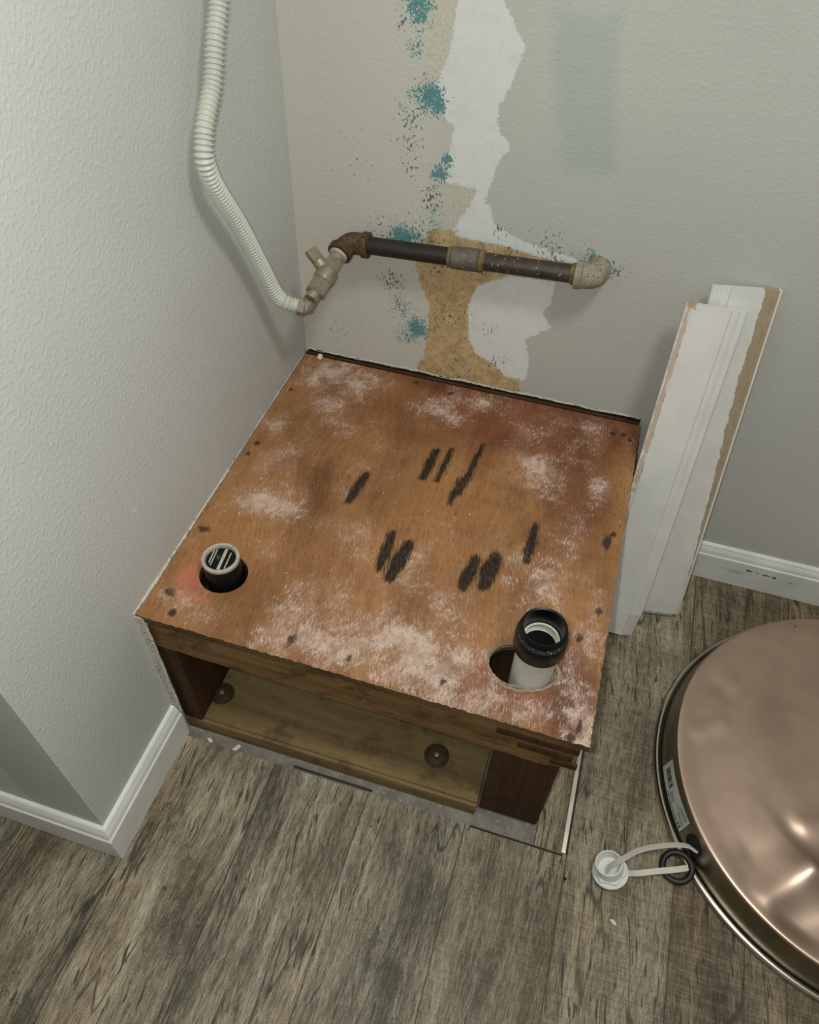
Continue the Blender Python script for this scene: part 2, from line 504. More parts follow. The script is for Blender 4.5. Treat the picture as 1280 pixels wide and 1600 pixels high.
def lathe_bm(bm, p0, axis, prof, seg=40, flats=None, cap=True):
    """prof: list of (distance along axis, radius); flats=6 gives a hexagon"""
    a, b, d = frame_of(axis)
    p0 = Vector(p0)
    n = flats or seg
    rings = []
    for t, r in prof:
        rings.append([bm.verts.new(p0 + d * t + (a * math.cos(2 * math.pi * i / n) + b * math.sin(2 * math.pi * i / n)) * r) for i in range(n)])
    for q, w in zip(rings[:-1], rings[1:]):
        for i in range(n):
            bm.faces.new((q[i], q[(i + 1) % n], w[(i + 1) % n], w[i]))
    if cap:
        bm.faces.new(rings[0][::-1])
        bm.faces.new(rings[-1])
    return bm


def lathe(name, p0, axis, prof, mat, parent=None, seg=40, flats=None, cap=True, sharp=35):
    return from_bm(name, lathe_bm(bmesh.new(), p0, axis, prof, seg, flats, cap), mat, parent, True, sharp)


def spline(pts, n):
    """Catmull-Rom through pts, n samples evenly spaced in length"""
    P = [Vector(p) for p in pts]
    P = [P[0] * 2 - P[1]] + P + [P[-1] * 2 - P[-2]]
    o = []
    for i in range(1, len(P) - 2):
        for k in range(60):
            t = k / 60
            a, b, c, d = P[i - 1:i + 3]
            o.append(0.5 * ((2 * b) + (c - a) * t + (2 * a - 5 * b + 4 * c - d) * t * t + (3 * b - a - 3 * c + d) * t ** 3))
    o.append(P[-2])
    L = [0.0]
    for q, w in zip(o[:-1], o[1:]):
        L.append(L[-1] + (w - q).length)
    res, j = [], 0
    for k in range(n):
        s = L[-1] * k / (n - 1)
        while j < len(L) - 2 and L[j + 1] < s:
            j += 1
        f = (s - L[j]) / max(1e-9, L[j + 1] - L[j])
        res.append(o[j].lerp(o[j + 1], f))
    return res, L[-1]


def sweep_bm(bm, pts, rad, seg=20, cap=True, shape=None, up0=None):
    """tube along pts; rad(i) radius; shape: list of 2-D section points instead of a circle"""
    rings = []
    up = None
    for i, p in enumerate(pts):
        t = (pts[min(i + 1, len(pts) - 1)] - pts[max(i - 1, 0)]).normalized()
        if up is None:
            up = frame_of(t)[0] if up0 is None else Vector(up0)
        up = (up - t * up.dot(t)).normalized()
        sd = t.cross(up)
        if shape:
            rings.append([bm.verts.new(p + up * x + sd * y) for x, y in shape])
        else:
            r = rad(i)
            rings.append([bm.verts.new(p + (up * math.cos(2 * math.pi * k / seg) + sd * math.sin(2 * math.pi * k / seg)) * r) for k in range(seg)])
    n = len(rings[0])
    for q, w in zip(rings[:-1], rings[1:]):
        for k in range(n):
            bm.faces.new((q[k], q[(k + 1) % n], w[(k + 1) % n], w[k]))
    if cap:
        bm.faces.new(rings[0][::-1])
        bm.faces.new(rings[-1])
    return bm


def thing(name, label, cat, loc=(0, 0, 0), group=None):
    o = bpy.data.objects.new(name, None)
    o.empty_display_size = 0.05
    COL.objects.link(o)
    o.location = loc
    o.matrix_world = Matrix.Translation(loc)
    o['label'] = label
    o['category'] = cat
    if group:
        o['group'] = group
    return o


def tag(o, label, cat, group=None):
    o['label'] = label
    o['category'] = cat
    if group:
        o['group'] = group
    return o


def struct(o, label, cat):
    o['kind'] = 'structure'
    o['label'] = label
    o['category'] = cat
    return o


def attr(me, name, vals):
    a = me.attributes.new(name, 'FLOAT', 'POINT')
    a.data.foreach_set('value', np.asarray(vals, dtype=np.float32))


def poly_sd(P, x, y):
    """signed distance to a polygon, positive inside"""
    P = np.array(P, float)
    d = np.full(x.shape, 1e9)
    ins = np.zeros(x.shape, bool)
    for i in range(len(P)):
        a, b = P[i - 1], P[i]
        e = b - a
        wx, wy = x - a[0], y - a[1]
        t = np.clip((wx * e[0] + wy * e[1]) / max(1e-12, e @ e), 0, 1)
        d = np.minimum(d, np.hypot(wx - e[0] * t, wy - e[1] * t))
        c = ((a[1] > y) != (b[1] > y))
        with np.errstate(divide='ignore', invalid='ignore'):
            xi = a[0] + (y - a[1]) / (b[1] - a[1] if b[1] != a[1] else 1e-12) * e[0]
        ins ^= c & (x < xi)
    return np.where(ins, d, -d)


def blobs(L, x, y, k=1.0):
    v = np.zeros(x.shape)
    for q in L:
        if len(q) == 4:
            bx, by, r, w = q
            rx = ry = r
        else:
            bx, by, rx, ry, w = q
        v = np.maximum(v, w * np.exp(-((x - bx) / (rx * k)) ** 2 - ((y - by) / (ry * k)) ** 2))
    return v


def grid_faces(nx, ny):
    return [(j * nx + i, j * nx + i + 1, (j + 1) * nx + i + 1, (j + 1) * nx + i) for j in range(ny - 1) for i in range(nx - 1)]


# ------------------------------------------------------------------ setting
H = 0.341          # platform height
YC = -0.811        # outer corner of the left wall
CEIL = 2.42

# back wall with its patched stripe
WH1 = [(0.246, 0.935), (0.291, 0.939), (0.3, 0.927), (0.312, 0.911), (0.327, 0.888), (0.335, 0.88), (0.327, 0.859), (0.32, 0.831), (0.309, 0.809), (0.309, 0.783), (0.316, 0.773), (0.331, 0.761), (0.316, 0.733), (0.307, 0.696), (0.304, 0.677), (0.303, 0.634), (0.259, 0.624), (0.281, 0.666), (0.291, 0.693), (0.241, 0.694), (0.246, 0.745), (0.251, 0.774), (0.234, 0.783), (0.233, 0.804), (0.219, 0.818), (0.227, 0.834), (0.236, 0.863), (0.241, 0.892)]
WH1 = [(0.25, 1.3), (0.30, 1.3)] + WH1[1:] + WH1[:1]
WH2 = [(0.289, 0.669), (0.309, 0.673), (0.321, 0.644), (0.365, 0.626), (0.408, 0.619), (0.46, 0.611), (0.449, 0.604), (0.385, 0.607), (0.341, 0.613), (0.263, 0.616), (0.274, 0.64)]
WH3 = [(0.305, 0.538), (0.354, 0.566), (0.423, 0.57), (0.425, 0.534), (0.413, 0.511), (0.432, 0.489), (0.418, 0.477), (0.393, 0.458), (0.406, 0.416), (0.405, 0.374), (0.371, 0.374), (0.349, 0.395), (0.313, 0.41), (0.3, 0.435), (0.294, 0.5)]
TAN = [(0.227, 0.621), (0.254, 0.624), (0.272, 0.613), (0.341, 0.613), (0.385, 0.608), (0.456, 0.607), (0.453, 0.579), (0.347, 0.567), (0.305, 0.538), (0.294, 0.495), (0.3, 0.435), (0.318, 0.408), (0.349, 0.392), (0.393, 0.37), (0.401, 0.349), (0.364, 0.330), (0.21, 0.330), (0.212, 0.357), (0.224, 0.382), (0.229, 0.441), (0.229, 0.491), (0.214, 0.514), (0.203, 0.554), (0.211, 0.597)]
TANU = [(0.246, 1.2), (0.241, 0.892), (0.236, 0.863), (0.227, 0.834), (0.216, 0.818), (0.202, 0.821), (0.205, 0.871), (0.208, 1.2)]
TANU2 = [(0.242, 0.691), (0.292, 0.692), (0.281, 0.666), (0.262, 0.63), (0.213, 0.618), (0.238, 0.652)]
TEAL = [(0.194, 0.913, 0.015, 0.9), (0.197, 0.898, 0.011, 0.85), (0.196, 0.88, 0.006, 0.6), (0.193, 0.86, 0.011, 0.5), (0.215, 0.806, 0.017, 1.0), (0.225, 0.798, 0.012, 1.0), (0.193, 0.807, 0.011, 0.55), (0.244, 0.728, 0.006, 1.1), (0.236, 0.708, 0.012, 0.85), (0.228, 0.704, 0.008, 0.9), (0.226, 0.682, 0.011, 0.4), (0.23, 0.651, 0.015, 0.35), (0.179, 0.599, 0.016, 1.0), (0.199, 0.602, 0.012, 0.7), (0.227, 0.632, 0.014, 0.4), (0.178, 0.614, 0.01, 0.4), (0.209, 0.437, 0.017, 1.05), (0.193, 0.416, 0.018, 0.6), (0.181, 0.469, 0.018, 0.5), (0.161, 0.516, 0.018, 0.3), (0.174, 0.484, 0.012, 0.5), (0.47, 0.621, 0.009, 0.7)]
SPECK = [(0.188, 0.776, 0.027, 0.8), (0.189, 0.743, 0.024, 0.8), (0.19, 0.707, 0.021, 0.7), (0.224, 0.666, 0.024, 0.9), (0.166, 0.519, 0.028, 0.9), (0.211, 0.597, 0.048, 0.8), (0.264, 0.472, 0.052, 0.7), (0.281, 0.372, 0.048, 0.6), (0.348, 0.401, 0.024, 0.7), (0.407, 0.625, 0.036, 0.7), (0.463, 0.618, 0.024, 0.8), (0.332, 0.46, 0.024, 0.6), (0.174, 0.891, 0.012, 1.0), (0.33, 0.637, 0.016, 0.8), (0.505, 0.605, 0.02, 0.9), (0.355, 0.606, 0.022, 0.75), (0.415, 0.609, 0.022, 0.85), (0.30, 0.572, 0.03, 0.8), (0.24, 0.56, 0.03, 0.7), (0.15, 0.60, 0.035, 0.7), (0.30, 0.345, 0.05, 0.6), (0.08, 0.40, 0.05, 0.35), (0.10, 0.70, 0.06, 0.3)]
PALE = [(0.365, 0.922), (0.439, 0.925), (0.475, 0.744), (0.408, 0.736), (0.375, 0.843)]
OLD = [(-0.1, 0.2), (-0.1, 1.3), (0.25, 1.3), (0.24, 0.7), (0.26, 0.62), (0.25, 0.2)]

xs = np.concatenate([np.arange(-0.002, 0.62, 0.004), np.linspace(0.66, 2.3, 12)])
zs = np.concatenate([np.linspace(0, 0.32, 5), np.arange(0.33, 1.05, 0.004), np.linspace(1.12, CEIL, 8)])
GX, GZ = np.meshgrid(xs, zs)
gx, gz = GX.ravel(), GZ.ravel()
wb = raw('wall_back', np.stack([gx, np.zeros_like(gx), gz], 1).tolist(), grid_faces(len(xs), len(zs)), M['wall_back'])
me = wb.data
clip = lambda a: np.clip(a, -0.05, 0.05)
attr(me, 'white', clip(np.maximum.reduce([poly_sd(WH1, gx, gz), poly_sd(WH2, gx, gz), poly_sd(WH3, gx, gz)])))
attr(me, 'tan', clip(poly_sd(TAN, gx, gz)))
attr(me, 'tan_faint', clip(np.maximum(poly_sd(TANU, gx, gz), poly_sd(TANU2, gx, gz))))
attr(me, 'pale', clip(poly_sd(PALE, gx, gz)))
attr(me, 'old', clip(poly_sd(OLD, gx, gz)))
attr(me, 'teal', blobs(TEAL, gx, gz, 1.3))
attr(me, 'fleck', blobs(SPECK, gx, gz))
struct(wb, 'grey wall behind the platform with white, tan and teal patches', 'wall')

lw = box('wall_left', (-0.115, YC, 0), (0, 0.1, CEIL), M['wall'], None, 0.002)
struct(lw, 'grey painted wall on the left with orange-peel texture', 'wall')
fw = box('wall_front', (-1.2, YC + 0.0005, 0), (-0.115, YC + 0.1, CEIL), M['wall'], None, 0)
struct(fw, 'shaded end face of the wall at lower left', 'wall')
# laminate floor with a cut-out around the platform
NX, NY = 0.597, -0.620
fv = [(-1.2, -2.4, 0), (2.3, -2.4, 0), (2.3, NY, 0), (-1.2, NY, 0), (NX, NY, 0), (2.3, 0.05, 0), (NX, 0.05, 0),
      (-1.2, NY, -0.012), (NX, NY, -0.012), (NX, 0.05, -0.012), (0.0, NY, 0), (0.0, NY, -0.012)]
flr = raw('floor', fv, [(0, 1, 2, 4, 10, 3), (4, 2, 5, 6), (10, 4, 8, 11), (4, 6, 9, 8)], M['floor'])
struct(flr, 'grey-brown weathered wood plank floor', 'floor')
slab = box('floor_slab', (-0.05, NY - 0.02, -0.03), (NX + 0.02, 0.05, -0.007), M['concrete'], None, 0)
struct(slab, 'dusty grey subfloor strip along the front of the platform', 'floor')

# baseboards: profile (out from wall, height)
BP = [(0, 0), (0.0134, 0), (0.0134, 0.066), (0.0122, 0.0675), (0.0108, 0.069), (0.0108, 0.0715), (0.0098, 0.0765), (0.0078, 0.0815), (0.0066, 0.0835), (0.0066, 0.086), (0.0045, 0.0885), (0.0, 0.0896)]


def baseboard(name, path, label, mat=None):
    """path: list of (wall point xy, outward xy) stations"""
    vs, fs = [], []
    n = len(BP)
    for (px, py), (ox_, oy_) in path:
        for o_, z_ in BP:
            vs.append((px + ox_ * o_, py + oy_ * o_, z_ + 0.0002))
    for s in range(len(path) - 1):
        for i in range(n):
            j = (i + 1) % n
            fs.append((s * n + i, s * n + j, (s + 1) * n + j, (s + 1) * n + i))
    fs.append(tuple(range(n))[::-1])
    fs.append(tuple(range((len(path) - 1) * n, len(path) * n)))
    bm = bmesh.new()
    bv = [bm.verts.new(v) for v in vs]
    for f in fs:
        bm.faces.new([bv[i] for i in f])
    return struct(from_bm(name, bm, mat or M['trim']), label, 'baseboard')


baseboard('baseboard_left', [((0, -0.614), (1, 0)), ((0, YC), (1, -1))], 'white baseboard along the left wall, in front of the platform')
baseboard('baseboard_front', [((0, YC), (1, -1)), ((-1.19, YC), (0, -1))], 'white baseboard along the end wall at lower left')
baseboard('baseboard_back', [((0.735, 0), (0, -1)), ((2.3, 0), (0, -1))], 'white scuffed baseboard along the back wall at right', M['trim_used'])

# metal floor edging right of the platform
es = box('trim_1', (0.6375, -0.618, 0.0002), (0.6445, -0.06, 0.0045), M['steel_strip'], None, 0.001)
struct(es, 'bright metal floor edging strip right of the platform', 'edging strip')
es2 = box('trim_2', (0.6445, -0.618, 0.0002), (0.6475, -0.06, 0.0022), M['strip_dark'], None, 0)
struct(es2, 'dark gap along the metal edging strip', 'edging strip')
gap = box('trim_3', (0.497, -0.6225, 0.0002), (0.641, -0.6195, 0.0010), M['strip_dark'], None, 0)
struct(gap, 'dark open floor seam in front of the right post', 'seam')
gap2 = box('trim_4', (0.20, -0.6165, 0.0002), (0.335, -0.6135, 0.0010), M['strip_dark'], None, 0)
struct(gap2, 'dark open floor seam in front of the platform, left half', 'seam')


# ragged caulk between wall and platform
def ragged(name, stations, mat):
    """stations: (p, width vec, thick vec)"""
    bm = bmesh.new()
    rings = []
    for p, w, t in stations:
        p, w, t = Vector(p), Vector(w), Vector(t)
        rings.append([bm.verts.new(q) for q in (p, p + w, p + w * 0.8 + t, p + t)])
    for a, b in zip(rings[:-1], rings[1:]):
        for i in range(4):
            bm.faces.new((a[i], a[(i + 1) % 4], b[(i + 1) % 4], b[i]))
    bm.faces.new(rings[0][::-1])
    bm.faces.new(rings[-1])
    return from_bm(name, bm, mat)


rr = random.Random(3)
wv = 0.0
st = []
for i in range(90):
    z = 0.337 - i * 0.337 / 89
    wv = wv * 0.88 + rr.uniform(-0.0006, 0.0006)
    w = 0.0125 + 0.004 * (z / 0.33) + wv
    st.append(((-0.001, -0.6105, z), (w, 0, 0), (0, -0.0018 - abs(wv) * 0.15, 0)))
ck = ragged('trim_5', st, M['caulk'])
struct(ck, 'ragged pale caulk strip down the front left corner of the platform', 'caulk')
st = []
for i in range(150):
    y = -0.612 + i * 0.60 / 149
    big = 0.8 if y < -0.33 else 0.3
    wv = wv * 0.8 + rr.uniform(-0.0009, 0.0009)
    w = (0.0036 + wv) * big
    st.append(((-0.001, y, H + 0.0004), (max(0.0014, w + 0.001), 0, 0), (0, 0, max(0.0006, 0.0014 + wv * 0.4) * big)))
ck = ragged('trim_6', st, M['caulk'])
struct(ck, 'thin pale caulk line where the left wall meets the platform top', 'caulk')
st = []
wv = 0.0
for i in range(160):
    x = 0.004 + i * 0.604 / 159
    wv = wv * 0.8 + rr.uniform(-0.0007, 0.0007)
    st.append(((x, 0.0005, H + 0.0042 + wv), (0, -0.0020, 0), (0, 0, 0.0022 + wv * 0.5)))
ck = ragged('trim_7', st, M['caulk'])
led = box('trim_8', (0.002, -0.0085, H - 0.02), (0.6095, -0.0035, H + 0.0012), M['post'], None, 0.001)
struct(led, 'dark gap with a thin wood strip between platform top and back wall', 'gap')
led = box('trim_9', (0.004, -0.0012, H - 0.01), (0.6095, -0.0002, H + 0.0048), M['dark'], None, 0)  # black strip stands in for the shade in the drywall gap
struct(led, 'dark strip painting the shaded gap below the torn drywall behind the platform', 'gap')
struct(ck, 'torn pale drywall edge along the back of the platform', 'caulk')

# ------------------------------------------------------------------ platform
plat = thing('water_heater_platform', 'low open-fronted wooden platform with scorched plywood top in the corner', 'platform', (0.305, -0.3, 0))
TT = 0.013
PX0, PX1, PY0, PY1 = 0.0035, 0.612, -0.612, -0.012
HOLES = [(0.084, -0.513, 0.034, 0.033), (0.512, -0.529, 0.043, 0.031)]
SMEAR = [(0.06, -0.056, 0.032, 0.042, 0.9), (0.123, -0.063, 0.036, 0.036, 0.7), (0.084, -0.148, 0.036, 0.048, 0.5), (0.032, -0.216, 0.032, 0.036, 0.5), (0.084, -0.372, 0.054, 0.03, 0.8), (0.082, -0.255, 0.036, 0.048, 0.5), (0.121, -0.152, 0.036, 0.036, 0.35), (0.291, -0.077, 0.041, 0.036, 0.75), (0.336, -0.053, 0.027, 0.024, 0.8), (0.239, -0.095, 0.027, 0.03, 0.5), (0.449, -0.091, 0.036, 0.048, 0.6), (0.474, -0.169, 0.041, 0.048, 0.6), (0.441, -0.158, 0.036, 0.048, 0.5), (0.535, -0.054, 0.022, 0.036, 0.6), (0.562, -0.177, 0.016, 0.036, 0.8), (0.52, -0.131, 0.036, 0.072, 0.35), (0.202, -0.158, 0.054, 0.072, 0.15), (0.218, -0.387, 0.054, 0.024, 0.5), (0.219, -0.561, 0.045, 0.048, 0.85), (0.187, -0.593, 0.036, 0.036, 0.7), (0.283, -0.562, 0.063, 0.048, 0.95), (0.352, -0.559, 0.063, 0.048, 0.95), (0.423, -0.566, 0.045, 0.042, 0.8), (0.253, -0.529, 0.054, 0.048, 0.6), (0.471, -0.588, 0.054, 0.036, 0.6), (0.535, -0.586, 0.045, 0.036, 0.55), (0.595, -0.589, 0.02, 0.036, 1.0), (0.576, -0.545, 0.036, 0.048, 0.5), (0.595, -0.45, 0.018, 0.072, 0.55), (0.056, -0.572, 0.036, 0.03, 0.5), (0.098, -0.58, 0.054, 0.024, 0.5), (0.026, -0.57, 0.018, 0.024, 0.6), (0.521, -0.374, 0.054, 0.06, 0.35), (0.298, -0.447, 0.054, 0.048, 0.25), (0.039, -0.308, 0.036, 0.048, 0.4), (0.384, -0.487, 0.054, 0.048, 0.5), (0.551, -0.328, 0.036, 0.072, 0.3)]
RED = [(0.40, -0.075, 0.20, 0.065, 0.7), (0.24, -0.10, 0.13, 0.05, 0.45), (0.53, -0.20, 0.06, 0.10, 0.5), (0.273, -0.011, 0.126, 0.03, 0.8), (0.448, -0.024, 0.108, 0.036, 0.8), (0.515, -0.101, 0.054, 0.096, 0.6), (0.123, -0.063, 0.054, 0.036, 0.4), (0.572, -0.05, 0.027, 0.048, 0.6), (0.562, -0.559, 0.054, 0.06, 0.7), (0.476, -0.577, 0.072, 0.048, 0.6), (0.267, -0.153, 0.108, 0.036, 0.4), (0.112, -0.531, 0.054, 0.024, 0.3)]
PINK = [(0.044, -0.53, 0.028, 0.03, 0.9), (0.07, -0.56, 0.04, 0.016, 0.6), (0.03, -0.50, 0.02, 0.03, 0.5)]
KNOT = [(0.018, -0.256, 0.006, 0.006, 1), (0.015, -0.284, 0.005, 0.005, 1), (0.017, -0.114, 0.004, 0.005, 1), (0.028, -0.564, 0.014, 0.008, 0.9), (0.048, -0.593, 0.007, 0.008, 0.9), (0.022, -0.449, 0.013, 0.008, 0.8), (0.218, -0.025, 0.004, 0.005, 1), (0.285, -0.035, 0.008, 0.007, 0.9), (0.569, -0.047, 0.006, 0.006, 1), (0.587, -0.045, 0.005, 0.007, 1), (0.598, -0.054, 0.004, 0.006, 1), (0.59, -0.287, 0.008, 0.019, 0.9), (0.597, -0.268, 0.005, 0.007, 0.9), (0.595, -0.412, 0.006, 0.01, 0.9), (0.576, -0.463, 0.006, 0.01, 0.9), (0.215, -0.584, 0.007, 0.019, 0.8), (0.165, -0.531, 0.007, 0.01, 0.4), (0.421, -0.581, 0.005, 0.008, 0.9), (0.296, -0.586, 0.004, 0.008, 0.9), (0.596, -0.588, 0.004, 0.011, 1), (0.589, -0.606, 0.007, 0.007, 1), (0.255, -0.22, 0.003, 0.003, 1)]
BURN = [((.209, -.266), (.202, -.330), .0085), ((.299, -.180), (.296, -.246), .009), ((.323, -.169), (.318, -.245), .006), ((.369, -.143), (.359, -.262), .006), ((.353, -.230), (.350, -.284), .0065),
        ((.285, -.367), (.287, -.436), .009), ((.314, -.380), (.306, -.448), .012), ((.414, -.377), (.408, -.432), .011), ((.44, -.364), (.435, -.420), .014), ((.484, -.288), (.484, -.358), .008)]


def plywood_top():
    n = 150
    X, Yy = np.meshgrid(np.linspace(PX0, PX1, n), np.linspace(PY0, PY1, n))
    x, y = X.ravel(), Yy.ravel()
    drop = set()
    for hx, hy, rx, ry in HOLES:
        q = ((x - hx) / rx) ** 2 + ((y - hy) / ry) ** 2
        drop |= set(np.nonzero(q < 1)[0].tolist())
    keep = [f for f in grid_faces(n, n) if sum(v in drop for v in f) == 0]
    # snap hole boundary onto the ellipse, ragged outline at the front and right edge
    cnt = {}
    for f in keep:
        for a, b in zip(f, f[1:] + f[:1]):
            k = (min(a, b), max(a, b))
            cnt[k] = cnt.get(k, 0) + 1
    edge = {v for k, c in cnt.items() if c == 1 for v in k}
    rg = np.random.RandomState(5)
    for v in edge:
        for hx, hy, rx, ry in HOLES:
            d = math.hypot((x[v] - hx) / rx, (y[v] - hy) / ry)
            if d < 1.35:
                x[v] = hx + (x[v] - hx) / d * 1.0
                y[v] = hy + (y[v] - hy) / d * 1.0
        if x[v] > PX1 - 0.001 or y[v] < PY0 + 0.001:
            x[v] += rg.uniform(-0.0012, 0.0006)
            y[v] += rg.uniform(-0.0006, 0.0012)
        # front edge runs a little askew, chipped front right corner
    m = len(x)
    verts = [(x[i], y[i], H) for i in range(m)] + [(x[i], y[i], H - TT) for i in range(m)]
    faces = list(keep) + [tuple(v + m for v in f[::-1]) for f in keep]
    for f in keep:
        for a, b in zip(f, f[1:] + f[:1]):
            if cnt[(min(a, b), max(a, b))] == 1:
                faces.append((b, a, a + m, b + m))
    nt = 2 * len(keep)
    o = raw('top_panel', verts, faces, [M['ply'], M['ply_edge']], plat)
    o.data.polygons.foreach_set('material_index', [0] * nt + [1] * (len(faces) - nt))
    xx, yy = np.concatenate([x, x]), np.concatenate([y, y])
    me = o.data
    attr(me, 'smear', blobs(SMEAR, xx, yy, 1.25))
    attr(me, 'red', blobs(RED, xx, yy, 1.25))
    attr(me, 'knot', blobs(KNOT, xx, yy))
    attr(me, 'pink', blobs(PINK, xx, yy))
    b = np.full(xx.shape, -0.05)
    for (ax, ay), (bx, by), r in BURN:
        ex, ey = bx - ax, by - ay
        t = ((xx - ax) * ex + (yy - ay) * ey) / (ex * ex + ey * ey)
        tc = np.clip(t, 0, 1)
        d = np.hypot(xx - ax - ex * tc, yy - ay - ey * tc)
        b = np.maximum(b, r * (1 - 0.35 * np.abs(2 * tc - 1)) - d - 0.001)
    attr(me, 'burn', b)
    return o


plywood_top()['label'] = 'orange-brown plywood top with scorch marks and whitish smears'
ZT = H - TT
# apron: board on edge with a bowed, chipped lower edge
bm = bmesh.new()
rings = []
for i in range(61):
    x = 0.0050 + i * (0.602 - 0.0050) / 60
    lo = 0.2525 - 0.013 * (i / 60) + rr.uniform(-0.0008, 0.0008)
    if i > 57:
        lo += 0.004 * (i - 57)
    yf = -0.603 + rr.uniform(-0.0004, 0.0004)
    rings.append([bm.verts.new(v) for v in ((x, yf, ZT), (x, yf, lo + 0.002), (x, yf + 0.002, lo), (x, -0.565, lo), (x, -0.565, ZT))])
for a, b in zip(rings[:-1], rings[1:]):
    for i in range(5):
        bm.faces.new((a[i], a[(i + 1) % 5], b[(i + 1) % 5], b[i]))
bm.faces.new(rings[0][::-1])
bm.faces.new(rings[-1])
from_bm('apron', bm, M['apron'], plat)
# splintered layers at the right end of the apron
for zz, x0, x1 in ((0.302, 0.50, 0.606), (0.280, 0.53, 0.600), (0.262, 0.575, 0.610)):
    box('apron_splinter', (x0, -0.6055, zz - 0.006), (x1, -0.600, zz + 0.006), M['post'], plat, 0.0018)
# base board (inner floor) and its front edge
box('base_panel', (0.002, -0.594, 0.008), (0.4985, -0.012, 0.030), M['base_ply'], plat, 0.002)
box('base_rail', (0.004, -0.600, -0.0065), (0.4985, -0.594, 0.0270), M['base_ply'], plat, 0.002)
# posts
lp = box('post', (0.0040, -0.600, 0.030), (0.036, -0.498, ZT - 0.002), M['post'], plat, 0.002)
rp = box('post', (0.502, -0.589, 0.0005), (0.594, -0.551, ZT - 0.001), M['post'], plat, 0.003)
# bolt heads with washers on the base board
for bx, by in ((0.045, -0.546), (0.4185, -0.541)):
    w = lathe('bolt_head', (bx, by, 0.0298), (0, 0, 1), [(0, 0.0200), (0.0012, 0.0204), (0.0024, 0.0196), (0.0026, 0.0165), (0.0048, 0.0150), (0.0058, 0.0090), (0.0060, 0.0030)], M['bolt'], plat, 28)
    lathe('bolt_tip', (bx, by, 0.0356), (0, 0, 1), [(0, 0.0042), (0.0014, 0.0036), (0.0022, 0.0018)], M['bolt_tip'], w, 16)
# hidden framing carrying the top; side and back panels added to darken the cavity
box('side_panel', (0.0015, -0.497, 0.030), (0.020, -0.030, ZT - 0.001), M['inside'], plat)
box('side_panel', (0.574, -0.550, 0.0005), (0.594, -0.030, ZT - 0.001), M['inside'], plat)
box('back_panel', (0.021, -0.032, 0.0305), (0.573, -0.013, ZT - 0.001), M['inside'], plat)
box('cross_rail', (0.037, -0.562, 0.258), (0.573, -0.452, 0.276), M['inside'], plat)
# mortar packed round the right pipe
bm = bmesh.new()
n = 44
ring_o, ring_t, ring_i = [], [], []
for i in range(n):
    a = 2 * math.pi * i / n
    wv = 1 + 0.05 * math.sin(3 * a + 1) + rr.uniform(-0.03, 0.03)
    ring_o.append(bm.verts.new((0.512 + 0.0475 * wv * math.cos(a), -0.529 + 0.0355 * wv * math.sin(a), H + 0.0002)))
    ring_t.append(bm.verts.new((0.512 + 0.0450 * wv * math.cos(a), -0.529 + 0.033 * wv * math.sin(a), H + 0.0012)))
    ring_i.append(bm.verts.new((0.512 + 0.0425 * math.cos(a), -0.529 + 0.0305 * math.sin(a), H - 0.003)))
for a_, b_ in ((ring_o, ring_t), (ring_t, ring_i)):
    for i in range(n):
        bm.faces.new((a_[i], a_[(i + 1) % n], b_[(i + 1) % n], b_[i]))
from_bm('mortar_collar', bm, M['mortar'], plat, True, 60)
# mortar filling the hole right of the pipe
bm = bmesh.new()
pts = []
for i in range(25):
    a = -1.9 + i * 3.0 / 24
    pts.append((0.512 + 0.0425 * math.cos(a), -0.529 + 0.0305 * math.sin(a)))
inner = [(0.5255 + 0.0265 * math.cos(a), -0.529 + 0.0265 * math.sin(a)) for a in [-2.0 + i * 3.3 / 24 for i in range(25)]]
A_ = [bm.verts.new((px, py, H - 0.002 + rr.uniform(-0.001, 0.001))) for px, py in pts]
B_ = [bm.verts.new((px, py, H - 0.005 + rr.uniform(-0.001, 0.001))) for px, py in inner]
C_ = [bm.verts.new((px, py, H - 0.014)) for px, py in pts]
for i in range(24):
    bm.faces.new((A_[i], A_[i + 1], B_[i + 1], B_[i]))
    bm.faces.new((A_[i + 1], A_[i], C_[i], C_[i + 1]))
from_bm('mortar_fill', bm, M['mortar'], plat, True, 60)

# ------------------------------------------------------------------ pipes standing in the platform
p1 = thing('capped_pipe', 'black pipe stub with pale rim standing in the hole at the front left', 'pipe', (0.0845, -0.512, 0.2765))
lathe('pipe', (0.0845, -0.512, 0.2765), (0, 0, 1), [(0, 0.0255), (0.096, 0.0255), (0.099, 0.0245), (0.0995, 0.022), (0.094, 0.0205), (0.080, 0.0205)], M['abs'], p1, 48)
lathe('rim', (0.0845, -0.512, 0.3715), (0, 0, 1), [(0, 0.0255), (0.0015, 0.0262), (0.0052, 0.0258), (0.0062, 0.0240), (0.0058, 0.0215), (0.003, 0.0205), (0.0, 0.0205)], M['rim'], p1, 48, cap=False)
cp = lathe('cap', (0.0845, -0.512, 0.362), (0, 0, 1), [(0, 0.0204), (0.009, 0.0204), (0.0105, 0.0195), (0.0105, 0.004)], M['abs'], p1, 40)
for dx, w, l in ((0.0025, 0.0042, 0.036), (0.0105, 0.0016, 0.028), (-0.010, 0.0014, 0.028), (-0.0135, 0.0018, 0.022)):
    bm = box_bm(bmesh.new(), (-w / 2, -l / 2, 0), (w / 2, l / 2, 0.0022), 0.0005)
    o = from_bm('cap_rib', bm, M['rim'], cp, True)
    o.matrix_parent_inverse = Matrix.Identity(4)
    o.location = (0.0845 + dx, -0.512, 0.3724)
    o.rotation_euler = (0, 0, 0.10)
nub = lathe('cap_boss', (0.0795, -0.510, 0.3722), (0, 0, 1), [(0, 0.0045), (0.002, 0.004), (0.003, 0.0022)], M['abs_dusty'], cp, 18)

